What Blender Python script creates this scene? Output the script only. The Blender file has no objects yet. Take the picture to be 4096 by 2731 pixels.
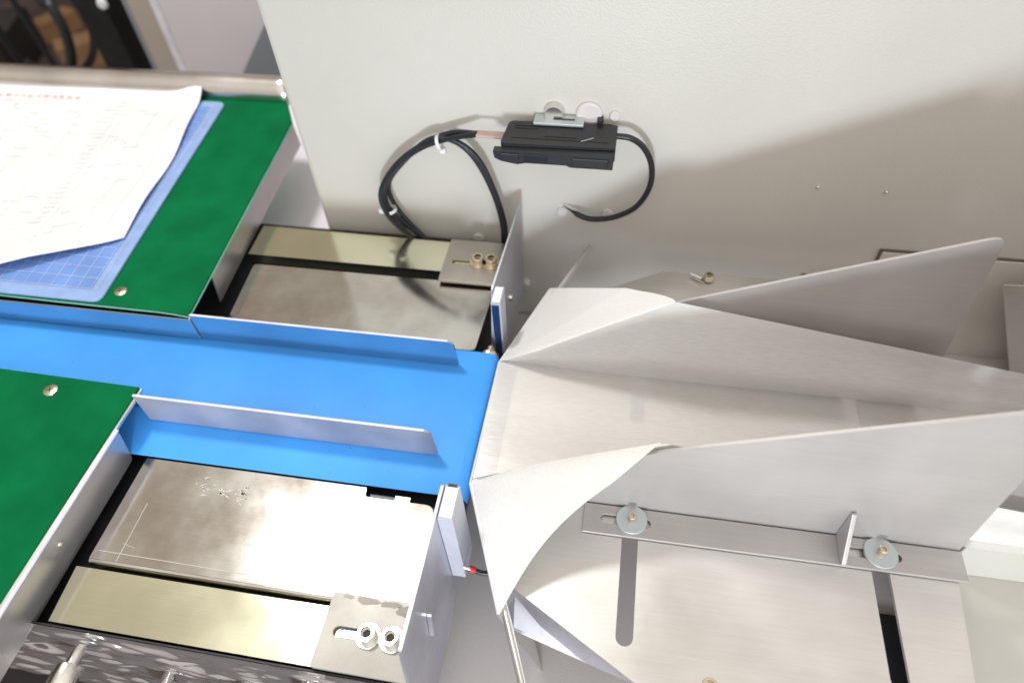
import bpy, bmesh, math, random
from mathutils import Vector, Matrix, noise
random.seed(7)
sc = bpy.context.scene
C = sc.collection
PI = math.pi

# ------------------------------------------------------------------ camera
cam = bpy.data.cameras.new('camera'); camo = bpy.data.objects.new('camera', cam); C.objects.link(camo)
cam.sensor_width = 36.0; cam.lens = 23.994; cam.clip_start = 0.01; cam.clip_end = 60
f = 2730.0
vx = Vector((19548, -1965, 3306 * 0 + f)); vx = Vector((19548.0, -1965.0, f)).normalized()   # world X seen in camera axes
vy = Vector((709.46, 3265.0, -f)).normalized()
vz = vx.cross(vy).normalized(); vy = vz.cross(vx)
camo.matrix_world = Matrix(((vx.x, vx.y, vx.z, 0), (vy.x, vy.y, vy.z, 0), (vz.x, vz.y, vz.z, 0.40), (0, 0, 0, 1)))
cam.dof.use_dof = True; cam.dof.focus_distance = 0.43; cam.dof.aperture_fstop = 5.0
sc.camera = camo

# ------------------------------------------------------------------ world
w = bpy.data.worlds.new('World'); sc.world = w; w.use_nodes = True
nt = w.node_tree; nt.nodes.clear()
wo = nt.nodes.new('ShaderNodeOutputWorld'); bg = nt.nodes.new('ShaderNodeBackground')
tc = nt.nodes.new('ShaderNodeTexCoord'); sx = nt.nodes.new('ShaderNodeSeparateXYZ'); cr = nt.nodes.new('ShaderNodeValToRGB')
nt.links.new(tc.outputs['Generated'], sx.inputs[0]); 
va = nt.nodes.new('ShaderNodeVectorMath'); va.operation = 'DOT_PRODUCT'; va.inputs[1].default_value = Vector((0.35, -0.60, 0.72)).normalized()
mr_ = nt.nodes.new('ShaderNodeMapRange'); mr_.inputs[1].default_value = -1; mr_.inputs[2].default_value = 1
nt.links.new(tc.outputs['Generated'], va.inputs[0]); nt.links.new(va.outputs['Value'], mr_.inputs[0]); nt.links.new(mr_.outputs[0], cr.inputs[0])
cr.color_ramp.elements[0].position = 0.28; cr.color_ramp.elements[0].color = (0.15, 0.12, 0.095, 1)
cr.color_ramp.elements[1].position = 1.0; cr.color_ramp.elements[1].color = (1.0, 0.96, 0.90, 1)
e_ = cr.color_ramp.elements.new(0.64); e_.color = (0.42, 0.375, 0.32, 1)
nt.links.new(cr.outputs[0], bg.inputs[0]); bg.inputs[1].default_value = 1.22
nt.links.new(bg.outputs[0], wo.inputs[0])

# ------------------------------------------------------------------ lamps
def area(name, loc, aim, size, power, col, shape='DISK'):
    l = bpy.data.lights.new(name, 'AREA'); l.shape = shape; l.size = size; l.energy = power; l.color = col
    o = bpy.data.objects.new(name, l); C.objects.link(o); o.location = loc
    d = Vector(aim) - Vector(loc); o.rotation_euler = d.to_track_quat('-Z', 'Y').to_euler(); return o
area('key_lamp', (-0.69, 0.70, 1.55), (-0.1, 0.26, 0), 0.24, 13.5, (1.0, 0.985, 0.96))
area('low_lamp', (0.05, -0.60, 0.085), (-0.03, 0.46, 0.12), 0.13, 5.3, (0.82, 0.91, 1.0))

sc.view_settings.view_transform = 'Standard'; sc.view_settings.look = 'None'
sc.view_settings.exposure = 0.2; sc.view_settings.gamma = 1.0
sc.cycles.max_bounces = 8

# ------------------------------------------------------------------ materials
def lin(c):
    return tuple((x / 12.92 if x <= 0.04045 else ((x + 0.055) / 1.055) ** 2.4) for x in c)
def base(name):
    m = bpy.data.materials.new(name); m.use_nodes = True
    n = m.node_tree; b = n.nodes['Principled BSDF']; return m, n, b
def nodes_noise(n, scale, detail=4, sc3=None, coord='Object'):
    t = n.nodes.new('ShaderNodeTexCoord'); mp = n.nodes.new('ShaderNodeMapping'); nz = n.nodes.new('ShaderNodeTexNoise')
    n.links.new(t.outputs[coord], mp.inputs[0]); n.links.new(mp.outputs[0], nz.inputs['Vector'])
    mp.inputs['Scale'].default_value = sc3 or (1, 1, 1); nz.inputs['Scale'].default_value = scale; nz.inputs['Detail'].default_value = detail
    return nz
def ramp(n, src, p0, c0, p1, c1):
    r = n.nodes.new('ShaderNodeValToRGB'); n.links.new(src, r.inputs[0])
    r.color_ramp.elements[0].position = p0; r.color_ramp.elements[0].color = (*c0, 1)
    r.color_ramp.elements[1].position = p1; r.color_ramp.elements[1].color = (*c1, 1); return r
def bump(n, b, src, strength, dist=0.001, prev=None):
    bp = n.nodes.new('ShaderNodeBump'); bp.inputs['Strength'].default_value = strength; bp.inputs['Distance'].default_value = dist
    n.links.new(src, bp.inputs['Height'])
    if prev: n.links.new(prev.outputs[0], bp.inputs['Normal'])
    n.links.new(bp.outputs[0], b.inputs['Normal']); return bp
def matte(name, col, rough=0.6, nscale=60, var=0.12, bscale=None, bstr=0.2, bdist=0.0005, spec=0.5, detail=4):
    m, n, b = base(name)
    nz = nodes_noise(n, nscale, detail)
    r = ramp(n, nz.outputs[0], 0.3, tuple(c * (1 - var) for c in col), 0.7, tuple(min(1, c * (1 + var)) for c in col))
    n.links.new(r.outputs[0], b.inputs['Base Color']); b.inputs['Roughness'].default_value = rough
    b.inputs['Specular IOR Level'].default_value = spec
    if bscale:
        bz = nodes_noise(n, bscale, 3); bump(n, b, bz.outputs[0], bstr, bdist)
    return m
def metal(name, col, rough=0.3, grain=(4, 300, 300), smudge=0.18, gstr=0.15, tint=None, sscale=14, metallic=1.0, gc=0.05):
    """brushed steel: long grain along one axis, finger smudges in colour and gloss"""
    m, n, b = base(name)
    b.inputs['Metallic'].default_value = metallic
    sm = nodes_noise(n, sscale, 12 if sscale > 14 else 6); sm.inputs['Roughness'].default_value = 0.62 if sscale > 14 else 0.5
    t = tint or tuple(c * (1 - smudge) for c in col)
    r = ramp(n, sm.outputs[0], 0.36, t, 0.62, col)
    gr = nodes_noise(n, 6.0, 5, grain)
    mx = n.nodes.new('ShaderNodeMix'); mx.data_type = 'RGBA'; mx.blend_type = 'MULTIPLY'; mx.inputs['Factor'].default_value = 1.0
    g2 = ramp(n, gr.outputs[0], 0.25, (1 - gc,) * 3, 0.75, (1 + gc * .6,) * 3)
    n.links.new(r.outputs[0], mx.inputs['A']); n.links.new(g2.outputs[0], mx.inputs['B'])
    n.links.new(mx.outputs['Result'], b.inputs['Base Color'])
    mr = n.nodes.new('ShaderNodeMapRange'); n.links.new(sm.outputs[0], mr.inputs[0])
    mr.inputs[1].default_value = 0.3; mr.inputs[2].default_value = 0.7
    mr.inputs[3].default_value = rough * 0.75; mr.inputs[4].default_value = rough * 1.3
    n.links.new(mr.outputs[0], b.inputs['Roughness'])
    bump(n, b, gr.outputs[0], gstr, 0.0002)
    return m
def glossy(name, col, rough=0.3, metallic=0.0, **k):
    m, n, b = base(name)
    b.inputs['Base Color'].default_value = (*col, 1); b.inputs['Roughness'].default_value = rough; b.inputs['Metallic'].default_value = metallic
    nz = nodes_noise(n, 900, 2); bump(n, b, nz.outputs[0], 0.04, 0.0002)
    return m

M = {}
M['wall'] = matte('cabinet_paint', (0.62, 0.60, 0.555), 0.42, 5, 0.05, 620, 0.4, 0.0006)
M['green'] = matte('green_mat', (0.002, 0.135, 0.045), 0.85, 25, 0.17, 1500, 0.4, 0.0003, 0.06, 12)
M['greenedge'] = matte('green_mat_edge', (0.25, 0.62, 0.50), 0.6)
M['belt'] = matte('blue_belt', (0.055, 0.33, 0.87), 0.5, 14, 0.10, 1800, 0.25, 0.0003, 0.35, 12)
M['steel'] = metal('brushed_steel', (0.74, 0.73, 0.70), 0.26, (4, 260, 260), 0.2, 0.12)
M['cover'] = metal('cover_steel', (0.72, 0.71, 0.67), 0.13, (3, 200, 200), 0.3, 0.012, (0.56, 0.51, 0.46), 16)
M['bar'] = metal('bar_steel', (0.80, 0.79, 0.60), 0.135, (2.5, 320, 320), 0.06, 0.012)
M['bracket'] = metal('bracket_steel', (0.38, 0.365, 0.33), 0.45, (60, 60, 60), 0.2, 0.02, metallic=0.4)
M['bracket_dark_reflect'] = metal('dark_reflect_bracket_steel', (0.50, 0.46, 0.41), 0.32, (60, 60, 60), 0.15, 0.02)  # browner copy for the far bracket, painting in the dark wall it reflects
M['upright'] = metal('upright_steel', (0.60, 0.60, 0.66), 0.42, (60, 60, 20), 0.1, 0.06)
M['plate'] = metal('side_plate_steel', (0.51, 0.485, 0.475), 0.42, (3, 90, 160), 0.16, 0.05, None, 9, 0.45)
M['baseplate'] = metal('base_plate_steel', (0.73, 0.715, 0.69), 0.42, (5, 130, 130), 0.10, 0.10, None, 10)
M['edge'] = metal('cut_edge_steel', (0.85, 0.83, 0.76), 0.35, (400, 400, 6), 0.1, 0.2)
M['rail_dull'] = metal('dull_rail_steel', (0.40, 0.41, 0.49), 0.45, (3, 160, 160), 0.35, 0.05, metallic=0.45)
M['rail'] = metal('rail_steel', (0.66, 0.67, 0.72), 0.16, (3, 160, 160), 0.16, 0.05)
M['flange'] = metal('flange_steel', (0.54, 0.52, 0.53), 0.34, (60, 4, 60), 0.2, 0.03, metallic=0.8)
M['chrome'] = metal('zinc_bolt', (0.80, 0.79, 0.74), 0.22, (90, 90, 90), 0.1, 0.05)
M['brass'] = metal('warm_zinc', (0.75, 0.66, 0.52), 0.28, (90, 90, 90), 0.12, 0.05)
M['washer'] = glossy('grey_washer', (0.55, 0.60, 0.62), 0.35, 0.6)
M['nylon'] = matte('pale_nylon_cap', (0.70, 0.66, 0.66), 0.35, 200, 0.04)
M['white'] = matte('white_plastic', (0.82, 0.82, 0.86), 0.4, 200, 0.03)
M['hole'] = matte('dark_hole', (0.03, 0.025, 0.02), 0.6)
M['black'] = matte('black_paint', (0.012, 0.012, 0.014), 0.45, 40, 0.3, 300, 0.3, 0.0004)
M['amp'] = matte('black_plastic', (0.014, 0.014, 0.017), 0.42, 300, 0.2, 1800, 0.15, 0.0002)
M['lens'] = glossy('smoked_window', (0.004, 0.005, 0.009), 0.38)
M['cable'] = matte('black_cable', (0.014, 0.016, 0.022), 0.35, 200, 0.2)
M['navy'] = matte('navy_plastic', (0.005, 0.022, 0.075), 0.3)
M['sensor'] = matte('sensor_housing', (0.42, 0.43, 0.49), 0.38, 120, 0.04)
M['grease'] = matte('brown_grease', (0.20, 0.165, 0.12), 0.35, 200, 0.2)
M['bend'] = matte('bend_highlight', (0.70, 0.68, 0.76), 0.3)  # pale colour paints the flange bend's highlight; rail top edges share it
M['scuff'] = matte('pale_scuff', (0.62, 0.61, 0.57), 0.6)
M['seam'] = matte('painted_seam_shade', (0.13, 0.11, 0.085), 0.7)  # dark brown strip paints the shade in the panel gap
M['enamel'] = matte('beige_enamel', (0.56, 0.545, 0.50), 0.4, 8, 0.05)
M['red'] = matte('red_sleeve', (0.7, 0.02, 0.03), 0.4)
M['copper'] = matte('ribbon_sleeve', (0.52, 0.40, 0.36), 0.4)
M['paper'] = matte('paper', (0.76, 0.76, 0.76), 0.8, 40, 0.01, 500, 0.1, 0.0003, 0.2)
M['inkred'] = matte('red_ink', (0.74, 0.30, 0.33), 0.8)
M['inkblue'] = matte('blue_ink', (0.65, 0.67, 0.75), 0.8)
M['inkline'] = matte('pale_line_ink', (0.735, 0.74, 0.765), 0.8)
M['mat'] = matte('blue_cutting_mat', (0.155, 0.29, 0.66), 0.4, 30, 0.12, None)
M['matrim'] = matte('blue_mat_rim', (0.27, 0.40, 0.70), 0.4, 60, 0.10)
M['matline'] = matte('mat_line', (0.50, 0.60, 0.85), 0.5)
M['tray'] = metal('tray_rim_steel', (0.70, 0.66, 0.63), 0.22, (2, 60, 60), 0.15, 0.05)
M['deck'] = matte('grey_deck_paint', (0.50, 0.465, 0.46), 0.5, 5, 0.05, 900, 0.25, 0.0005)
M['floor'] = matte('workshop_floor', (0.075, 0.055, 0.045), 0.7, 3, 0.6)
M['lilac'] = matte('pale_panel_paint', (0.78, 0.74, 0.80), 0.5, 5, 0.05)
M['cream'] = matte('cream_paint', (0.50, 0.44, 0.39), 0.5, 5, 0.05)
M['slate'] = matte('slate_paint', (0.28, 0.31, 0.35), 0.5, 5, 0.05)
M['card'] = matte('cardboard', (0.22, 0.12, 0.055), 0.8, 20, 0.15)
M['bgwhite'] = matte('white_enamel', (0.85, 0.85, 0.92), 0.4)

# crinkled glossy wrap on the dark side panel
m, n, b = base('crinkled_wrap'); b.inputs['Base Color'].default_value = (0.035, 0.03, 0.028, 1); b.inputs['Roughness'].default_value = 0.10
b.inputs['Specular IOR Level'].default_value = 0.9
b.inputs['Coat Weight'].default_value = 0.6; b.inputs['Coat Roughness'].default_value = 0.05
nz = nodes_noise(n, 300, 2); bump(n, b, nz.outputs[0], 0.05, 0.0005); b.inputs['Metallic'].default_value = 0.75; b.inputs['Base Color'].default_value = (0.42, 0.39, 0.40, 1); M['wrap'] = m
# slightly see-through frosted packing film
for key, nm, tr_ in (('film', 'frosted_film_thin', 0.36), ('film_wall', 'frosted_film_doubled', 0.10), ('film_wing', 'frosted_film_wing', 0.04)):
    m, n, b = base(nm)
    nz = nodes_noise(n, 1000, 3, (0.12, 1, 1)); sm = nodes_noise(n, 14, 4, (0.5, 1.5, 1.5))
    kk = 1.0
    r = ramp(n, nz.outputs[0], 0.30, (0.84 * kk, 0.83 * kk, 0.815 * kk), 0.72, (0.94 * kk, 0.935 * kk, 0.925 * kk))
    n.links.new(r.outputs[0], b.inputs['Base Color']); b.inputs['Roughness'].default_value = 0.34; b.inputs['Metallic'].default_value = 0.04 if key == 'film_wing' else 0.25
    b.inputs['Specular IOR Level'].default_value = 0.8
    bp = bump(n, b, nz.outputs[0], 0.06 if key == 'film_wing' else 0.20, 0.0004); bump(n, b, sm.outputs[0], 0.25, 0.004, bp)
    tl = n.nodes.new('ShaderNodeBsdfTranslucent'); tl.inputs[0].default_value = (0.78, 0.76, 0.72, 1)
    tp = n.nodes.new('ShaderNodeBsdfTransparent'); tp.inputs[0].default_value = (0.95, 0.94, 0.92, 1)
    m1 = n.nodes.new('ShaderNodeMixShader'); m2 = n.nodes.new('ShaderNodeMixShader'); m1.inputs[0].default_value = 0.10; m2.inputs[0].default_value = tr_
    n.links.new(b.outputs[0], m1.inputs[1]); n.links.new(tl.outputs[0], m1.inputs[2])
    n.links.new(m1.outputs[0], m2.inputs[1]); n.links.new(tp.outputs[0], m2.inputs[2])
    n.links.new(m2.outputs[0], n.nodes['Material Output'].inputs[0]); M[key] = m

# ------------------------------------------------------------------ mesh helpers
def link(name, bm, mat, parent=None, smooth=False, bevel=0.0, seg=2, mats=None):
    bmesh.ops.recalc_face_normals(bm, faces=bm.faces)
    me = bpy.data.meshes.new(name); bm.to_mesh(me); bm.free()
    for mm in (mats or [mat]): me.materials.append(M[mm])
    if smooth:
        for p in me.polygons: p.use_smooth = True
    o = bpy.data.objects.new(name, me); C.objects.link(o); o.parent = parent
    if bevel:
        md = o.modifiers.new('bevel', 'BEVEL'); md.width = bevel; md.segments = seg; md.limit_method = 'ANGLE'; md.angle_limit = math.radians(40)
    if smooth:
        try:
            me.set_sharp_from_angle(angle=math.radians(40))
        except Exception: pass
    return o
def thing(name, label, cat, loc=(0, 0, 0), group=None):
    o = bpy.data.objects.new(name, None); C.objects.link(o); o.location = loc; o.empty_display_size = 0.01
    return tag(o, label, cat, group)
def tag(o, label, cat, group=None):
    o['label'] = label; o['category'] = cat
    if group: o['group'] = group
    return o
def box(bm, x0, x1, y0, y1, z0, z1):
    vs = [bm.verts.new((x, y, z)) for x in (x0, x1) for y in (y0, y1) for z in (z0, z1)]
    for q in ((0, 1, 3, 2), (4, 6, 7, 5), (0, 4, 5, 1), (2, 3, 7, 6), (0, 2, 6, 4), (1, 5, 7, 3)):
        bm.faces.new([vs[i] for i in q])
    return bm
def boxo(name, mat, parent, *a, bevel=0.0):
    return link(name, box(bmesh.new(), *a), mat, parent, bevel=bevel)
def rounded(pts, rad, seg=5):
    """round the corners of a 2-D polygon; rad is one number or one per corner"""
    out = []
    n = len(pts)
    for i, p in enumerate(pts):
        r = rad[i] if isinstance(rad, (list, tuple)) else rad
        if r <= 0: out.append(Vector(p)); continue
        p = Vector(p); a = Vector(pts[i - 1]) - p; c = Vector(pts[(i + 1) % n]) - p
        ra = min(r, a.length * 0.49, c.length * 0.49); A = p + a.normalized() * ra; B = p + c.normalized() * ra
        for k in range(seg + 1):
            t = k / seg; out.append((1 - t) ** 2 * A + 2 * t * (1 - t) * p + t * t * B)
    return out
def slot(x0, x1, y0, y1, seg=8):
    """stadium hole; long side decides its direction"""
    out = []
    if (x1 - x0) > (y1 - y0):
        r = (y1 - y0) / 2; cy = (y0 + y1) / 2
        for k in range(seg + 1): a = -PI / 2 + PI * k / seg; out.append(Vector((x1 - r + r * math.cos(a), cy + r * math.sin(a))))
        for k in range(seg + 1): a = PI / 2 + PI * k / seg; out.append(Vector((x0 + r + r * math.cos(a), cy + r * math.sin(a))))
    else:
        r = (x1 - x0) / 2; cx = (x0 + x1) / 2
        for k in range(seg + 1): a = PI * k / seg; out.append(Vector((cx + r * math.cos(a), y1 - r + r * math.sin(a))))
        for k in range(seg + 1): a = PI + PI * k / seg; out.append(Vector((cx + r * math.cos(a), y0 + r + r * math.sin(a))))
    return out
def plate_bm(poly, d0, d1, axis='z', holes=(), bm=None):
    """flat sheet: 2-D outline with holes, given thickness along an axis"""
    bm = bm or bmesh.new()
    def P(p, d):
        return (p[0], p[1], d) if axis == 'z' else ((p[0], d, p[1]) if axis == 'y' else (d, p[0], p[1]))
    loops = []
    for d in (d0, d1):
        es = []; lp = []
        for loop in [poly] + list(holes):
            vs = [bm.verts.new(P(p, d)) for p in loop]; lp.append(vs)
            es += [bm.edges.new((vs[i], vs[(i + 1) % len(vs)])) for i in range(len(vs))]
        bmesh.ops.triangle_fill(bm, use_beauty=True, use_dissolve=False, edges=es)
        loops.append(lp)
    for a, b_ in zip(*loops):
        for i in range(len(a)):
            j = (i + 1) % len(a); bm.faces.new((a[i], a[j], b_[j], b_[i]))
    return bm
def frame_to(d):
    d = Vector(d).normalized(); u = d.orthogonal().normalized(); return u, d.cross(u), d
def lathe(bm, prof, loc, d=(0, 0, 1), seg=24, hexin=None):
    """turned part: profile of (radius, height) pairs round the axis d from loc"""
    u, v, d = frame_to(d); loc = Vector(loc); rings = []
    for (r, h) in prof:
        if r <= 1e-7: rings.append([bm.verts.new(loc + d * h)]); continue
        rings.append([bm.verts.new(loc + d * h + (u * math.cos(2 * PI * k / seg) + v * math.sin(2 * PI * k / seg)) * r) for k in range(seg)])
    for a, b_ in zip(rings, rings[1:]):
        for k in range(seg):
            j = (k + 1) % seg
            if len(a) == 1 and len(b_) == 1: break
            if len(a) == 1: bm.faces.new((a[0], b_[k], b_[j]))
            elif len(b_) == 1: bm.faces.new((a[k], a[j], b_[0]))
            else: bm.faces.new((a[k], a[j], b_[j], b_[k]))
    return bm
def smooth_path(pts, sub=8):
    pts = [Vector(p) for p in pts]; out = []
    for i in range(len(pts) - 1):
        p0 = pts[max(i - 1, 0)]; p1 = pts[i]; p2 = pts[i + 1]; p3 = pts[min(i + 2, len(pts) - 1)]
        for k in range(sub):
            t = k / sub
            out.append(0.5 * ((2 * p1) + (p2 - p0) * t + (2 * p0 - 5 * p1 + 4 * p2 - p3) * t * t + (3 * p1 - p0 - 3 * p2 + p3) * t ** 3))
    out.append(pts[-1]); return out
def tube(bm, pts, r, seg=10, sub=8):
    path = smooth_path(pts, sub) if sub else [Vector(p) for p in pts]
    rings = []; u = None
    for i, p in enumerate(path):
        d = (path[min(i + 1, len(path) - 1)] - path[max(i - 1, 0)]).normalized()
        if u is None: u = d.orthogonal().normalized()
        u = (u - d * u.dot(d)).normalized(); v = d.cross(u)
        rr = r[min(i, len(r) - 1)] if isinstance(r, list) else r
        rings.append([bm.verts.new(p + (u * math.cos(2 * PI * k / seg) + v * math.sin(2 * PI * k / seg)) * rr) for k in range(seg)])
    for a, b_ in zip(rings, rings[1:]):
        for k in range(seg):
            j = (k + 1) % seg; bm.faces.new((a[k], a[j], b_[j], b_[k]))
    bm.faces.new(rings[0]); bm.faces.new(rings[-1][::-1]); return bm
def grid(bm, fn, nu, nv):
    vs = [[bm.verts.new(fn(i / nu, j / nv)) for j in range(nv + 1)] for i in range(nu + 1)]
    for i in range(nu):
        for j in range(nv): bm.faces.new((vs[i][j], vs[i + 1][j], vs[i + 1][j + 1], vs[i][j + 1]))
    return vs
def sheet_poly(bm, pts):
    bm.faces.new([bm.verts.new(p) for p in pts]); return bm

def cap_screw(parent, loc, s=1.0, washer=True, mat='chrome', wr=0.0062, hd=(0, 0, 1)):
    """socket cap screw head with its washer as a sub-part"""
    bm = bmesh.new(); r = 0.0044 * s; h = 0.0050 * s
    lathe(bm, [(0, 0.0012), (r * .98, 0.0012), (r, 0.0016), (r, 0.0012 + h - .0004), (r - .0004, 0.0012 + h), (r * .62, 0.0012 + h), (r * .60, 0.0012 + h * .45), (0, 0.0012 + h * .40)], loc, hd, 24)
    o = link('bolt', bm, mat, parent, smooth=True)
    if washer:
        bm = bmesh.new(); lathe(bm, [(0, 0), (wr * s, 0), (wr * s, 0.0010), (wr * s - .0003, 0.0013), (0, 0.0013)], loc, hd, 28)
        link('washer', bm, mat, o, smooth=True)
    bm = bmesh.new(); lathe(bm, [(r * .5, 0.0012 + h * .46), (0, 0.0012 + h * .46)], loc, hd, 6)
    link('hex_socket', bm, 'hole', o)
    return o

# ================================================================== SETTING
def struct(o): o['kind'] = 'structure'; return o
bm = bmesh.new(); grid(bm, lambda a, b_: (-8 + 16 * a, -3 + 14 * b_, -0.85), 8, 8); struct(link('floor', bm, 'floor'))

# white machine cabinet whose wall fills the top right
cab = thing('machine_cabinet', 'large pale grey cabinet wall rising behind the blue belt', 'cabinet', (0, 0.46, -0.3))
def lcl(parent, x0, x1, y0, y1, z0, z1):
    l = parent.location; return (x0 - l.x, x1 - l.x, y0 - l.y, y1 - l.y, z0 - l.z, z1 - l.z)
boxo('cabinet_body', 'wall', cab, *lcl(cab, -0.271, 0.95, 0.46, 0.62, -0.84, 0.30), bevel=0.004)
boxo('access_panel', 'wall', cab, *lcl(cab, 0.2145, 0.60, 0.4575, 0.4597, -0.12, 0.0095), bevel=0.0008)
bm = bmesh.new(); box(bm, *lcl(cab, 0.2125, 0.602, 0.4582, 0.45985, 0.0097, 0.0115)); box(bm, *lcl(cab, 0.2125, 0.2142, 0.4582, 0.45985, -0.12, 0.0097)); link('panel_gap_shade', bm, 'seam', cab)
for i, (x, z, r) in enumerate([(0.1474, 0.0674, 0.0016), (0.1973, 0.0669, 0.0016)]):
    bm = bmesh.new(); lathe(bm, [(0, 0.0018), (r * .5, 0.0018), (r, 0.0008), (r, 0)], (x, 0.0, z + 0.3), (0, -1, 0), 12); link('rivet', bm, 'chrome', cab, smooth=True)
# pale round cap nuts set in the cabinet wall
def cap(x, z, r, label, mat='nylon', t=0.002, grp='round caps on the cabinet wall'):
    bm = bmesh.new(); lathe(bm, [(0, t), (r * .86, t), (r, t * .6), (r, 0)], (0, 0, 0), (0, -1, 0), 28)
    o = link('wall_cap', bm, mat, None, smooth=True); o.location = (x, 0.4598, z); return tag(o, label, 'cap', grp)
cap(-0.0487, 0.0258, 0.0046, 'small white round cap just at the loose end of the black cable')
cap(-0.0106, 0.0272, 0.0048, 'white round cap resting above the lowest bend of the right cable')
cap(-0.0300, 0.1195, 0.0098, 'largest pale round disc behind the top of the black amplifier', t=0.003)
cap(-0.0560, 0.1200, 0.0078, 'brownish round knob behind the top left of the black amplifier', 'chrome', t=0.006)
cap(-0.0110, 0.1190, 0.0040, 'small pale round cap at the top right corner of the amplifier')
cap(-0.1245, -0.0115, 0.0050, 'pale round cap peeking out behind the far slotted bracket')
cap(-0.0825, -0.062, 0.0045, 'white round cap low on the wall right of the far upright', t=0.007)

# lower deck below the forming section
deck = boxo('machine_deck', 'deck', None, -0.0995, 0.60, -0.30, 0.458, -0.22, -0.105, bevel=0.002)
tag(deck, 'grey painted lower deck seen beneath the slotted steel plate', 'deck')
boxo('deck_black_plate', 'black', deck, 0.185, 0.260, -0.25, 0.203, -0.1048, -0.1030)  # flat black plate lying on the deck, dark behind the second slot
bed = thing('machine_bed', 'black steel frame beneath the steel covers and green tables', 'frame', (-0.2, 0.26, -0.1))
boxo('bed_top', 'black', bed, *lcl(bed, -0.70, -0.100, 0.0838, 0.457, -0.20, -0.013))
boxo('roller_mount', 'navy', bed, *lcl(bed, -0.150, -0.128, 0.180, 0.196, -0.0129, -0.008), bevel=0.0005)
boxo('roller_stay', 'steel', bed, *lcl(bed, -0.128, -0.117, 0.182, 0.196, -0.0128, -0.006), bevel=0.0005)
def wrapf(a, b_):
    x = -0.46 + 0.368 * a; z = -0.0012 - 0.15 * b_
    n1 = noise.noise(Vector((x * 34, z * 185 + x * 20, 1.3))); n2 = noise.noise(Vector((x * 70, z * 260 + x * 20, 7.1)))
    k = min(1, b_ * 14)
    return (x + 0.2, 0.0822 - 0.26 - (0.0034 * n1 + 0.0009 * n2 + 0.002) * k, z + 0.1)
bm = bmesh.new(); grid(bm, wrapf, 420, 170); link('crinkled_wrap', bm, 'wrap', bed, smooth=True)
boxo('side_panel', 'black', bed, *lcl(bed, -0.70, -0.092, 0.0826, 0.0835, -0.30, -0.001))
def standoff(x, z, l):
    bm = bmesh.new(); lathe(bm, [(0.0040, 0), (0.0040, -0.012 * l), (0.0078, -0.012 * l), (0.0082, -0.013 * l), (0.0082, -0.027 * l), (0.0074, -0.028 * l), (0, -0.028 * l)], (x + 0.2, 0.0815 - 0.26, z + 0.1), (0, 1, 0), 28)
    return link('standoff', bm, 'chrome', bed, smooth=True)
standoff(-0.3005, -0.030, 1.0); standoff(-0.2600, -0.070, 0.8); standoff(-0.1960, -0.046, 0.7); standoff(-0.1500, -0.020, 0.4)
for (x, y) in ((-0.3185, 0.3335), (-0.312, 0.212)):
    bm = bmesh.new(); lathe(bm, [(0, 0.003), (0.003, 0.003), (0.0042, 0.0015), (0.0042, 0)], (x + 0.2, y - 0.26, 0.0872), (0, 0, 1), 16); link('frame_screw', bm, 'chrome', bed, smooth=True)
pan = boxo('side_apron', 'lilac', None, -0.60, -0.273, 0.4405, 0.75, -0.09, -0.055, bevel=0.002)
tag(pan, 'pale grey apron between the far green table and the cabinet wall', 'apron')

# ================================================================== BELT
belt = thing('conveyor_belt', 'bright blue flat conveyor belt running between the green tables', 'conveyor belt', (-0.4, 0.258, 0))
bm = bmesh.new(); R = 0.0085; prof = []
for k in range(13):
    a = PI / 2 - PI * k / 12; prof.append((-0.0885 + R * math.cos(a), -R + R * math.sin(a)))
prof = [(-0.9, 0.0)] + [(-0.9 + 0.8115 * k / 20, 0) for k in range(1, 20)] + prof + [(-0.9, -2 * R)]
ys = [0.1975, 0.1985, 0.318, 0.319]
rows = [[bm.verts.new((x + 0.4, y - 0.258, z - (0.0006 if y in (ys[0], ys[3]) else 0))) for y in ys] for (x, z) in prof]
for a, b_ in zip(rows, rows[1:]):
    for j in range(3): bm.faces.new((a[j], a[j + 1], b_[j + 1], b_[j]))
link('belt_surface', bm, 'belt', belt, smooth=True)
bm = bmesh.new(); rr = random.Random(9)
for k in range(38):
    x = rr.uniform(-.45, -.10) + 0.4; y = rr.uniform(.200, .316) - 0.258; r_ = rr.uniform(.00015, .0005)
    sheet_poly(bm, [(x + r_ * math.cos(a) * 1.6, y + r_ * math.sin(a), 0.00012) for a in (0, 1.2, 2.3, 3.5, 4.8)])
sp = link('specks', bm, 'grease', belt); sp['kind'] = 'stuff'
rol = thing('end_roller', 'steel end roller showing beyond the far edge of the belt', 'roller', (-0.0885, 0.258, -R))
bm = bmesh.new(); lathe(bm, [(0, -0.066), (0.0030, -0.066), (0.0030, -0.061), (R - .0011, -0.0605), (R - .0011, 0.0605), (0, 0.0605)], (0, 0, 0), (0, 1, 0), 28); link('roller_core', bm, 'chrome', rol, smooth=True)
bm = bmesh.new(); lathe(bm, [(0.0045, 0.0606), (0.0066, 0.0606), (0.0070, 0.0612), (0.0070, 0.0650), (0.0064, 0.0656), (0.0035, 0.0656), (0.0035, 0.072), (0, 0.072)], (0, 0, 0), (0, 1, 0), 28); link('bearing', bm, 'brass', rol, smooth=True)

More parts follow.
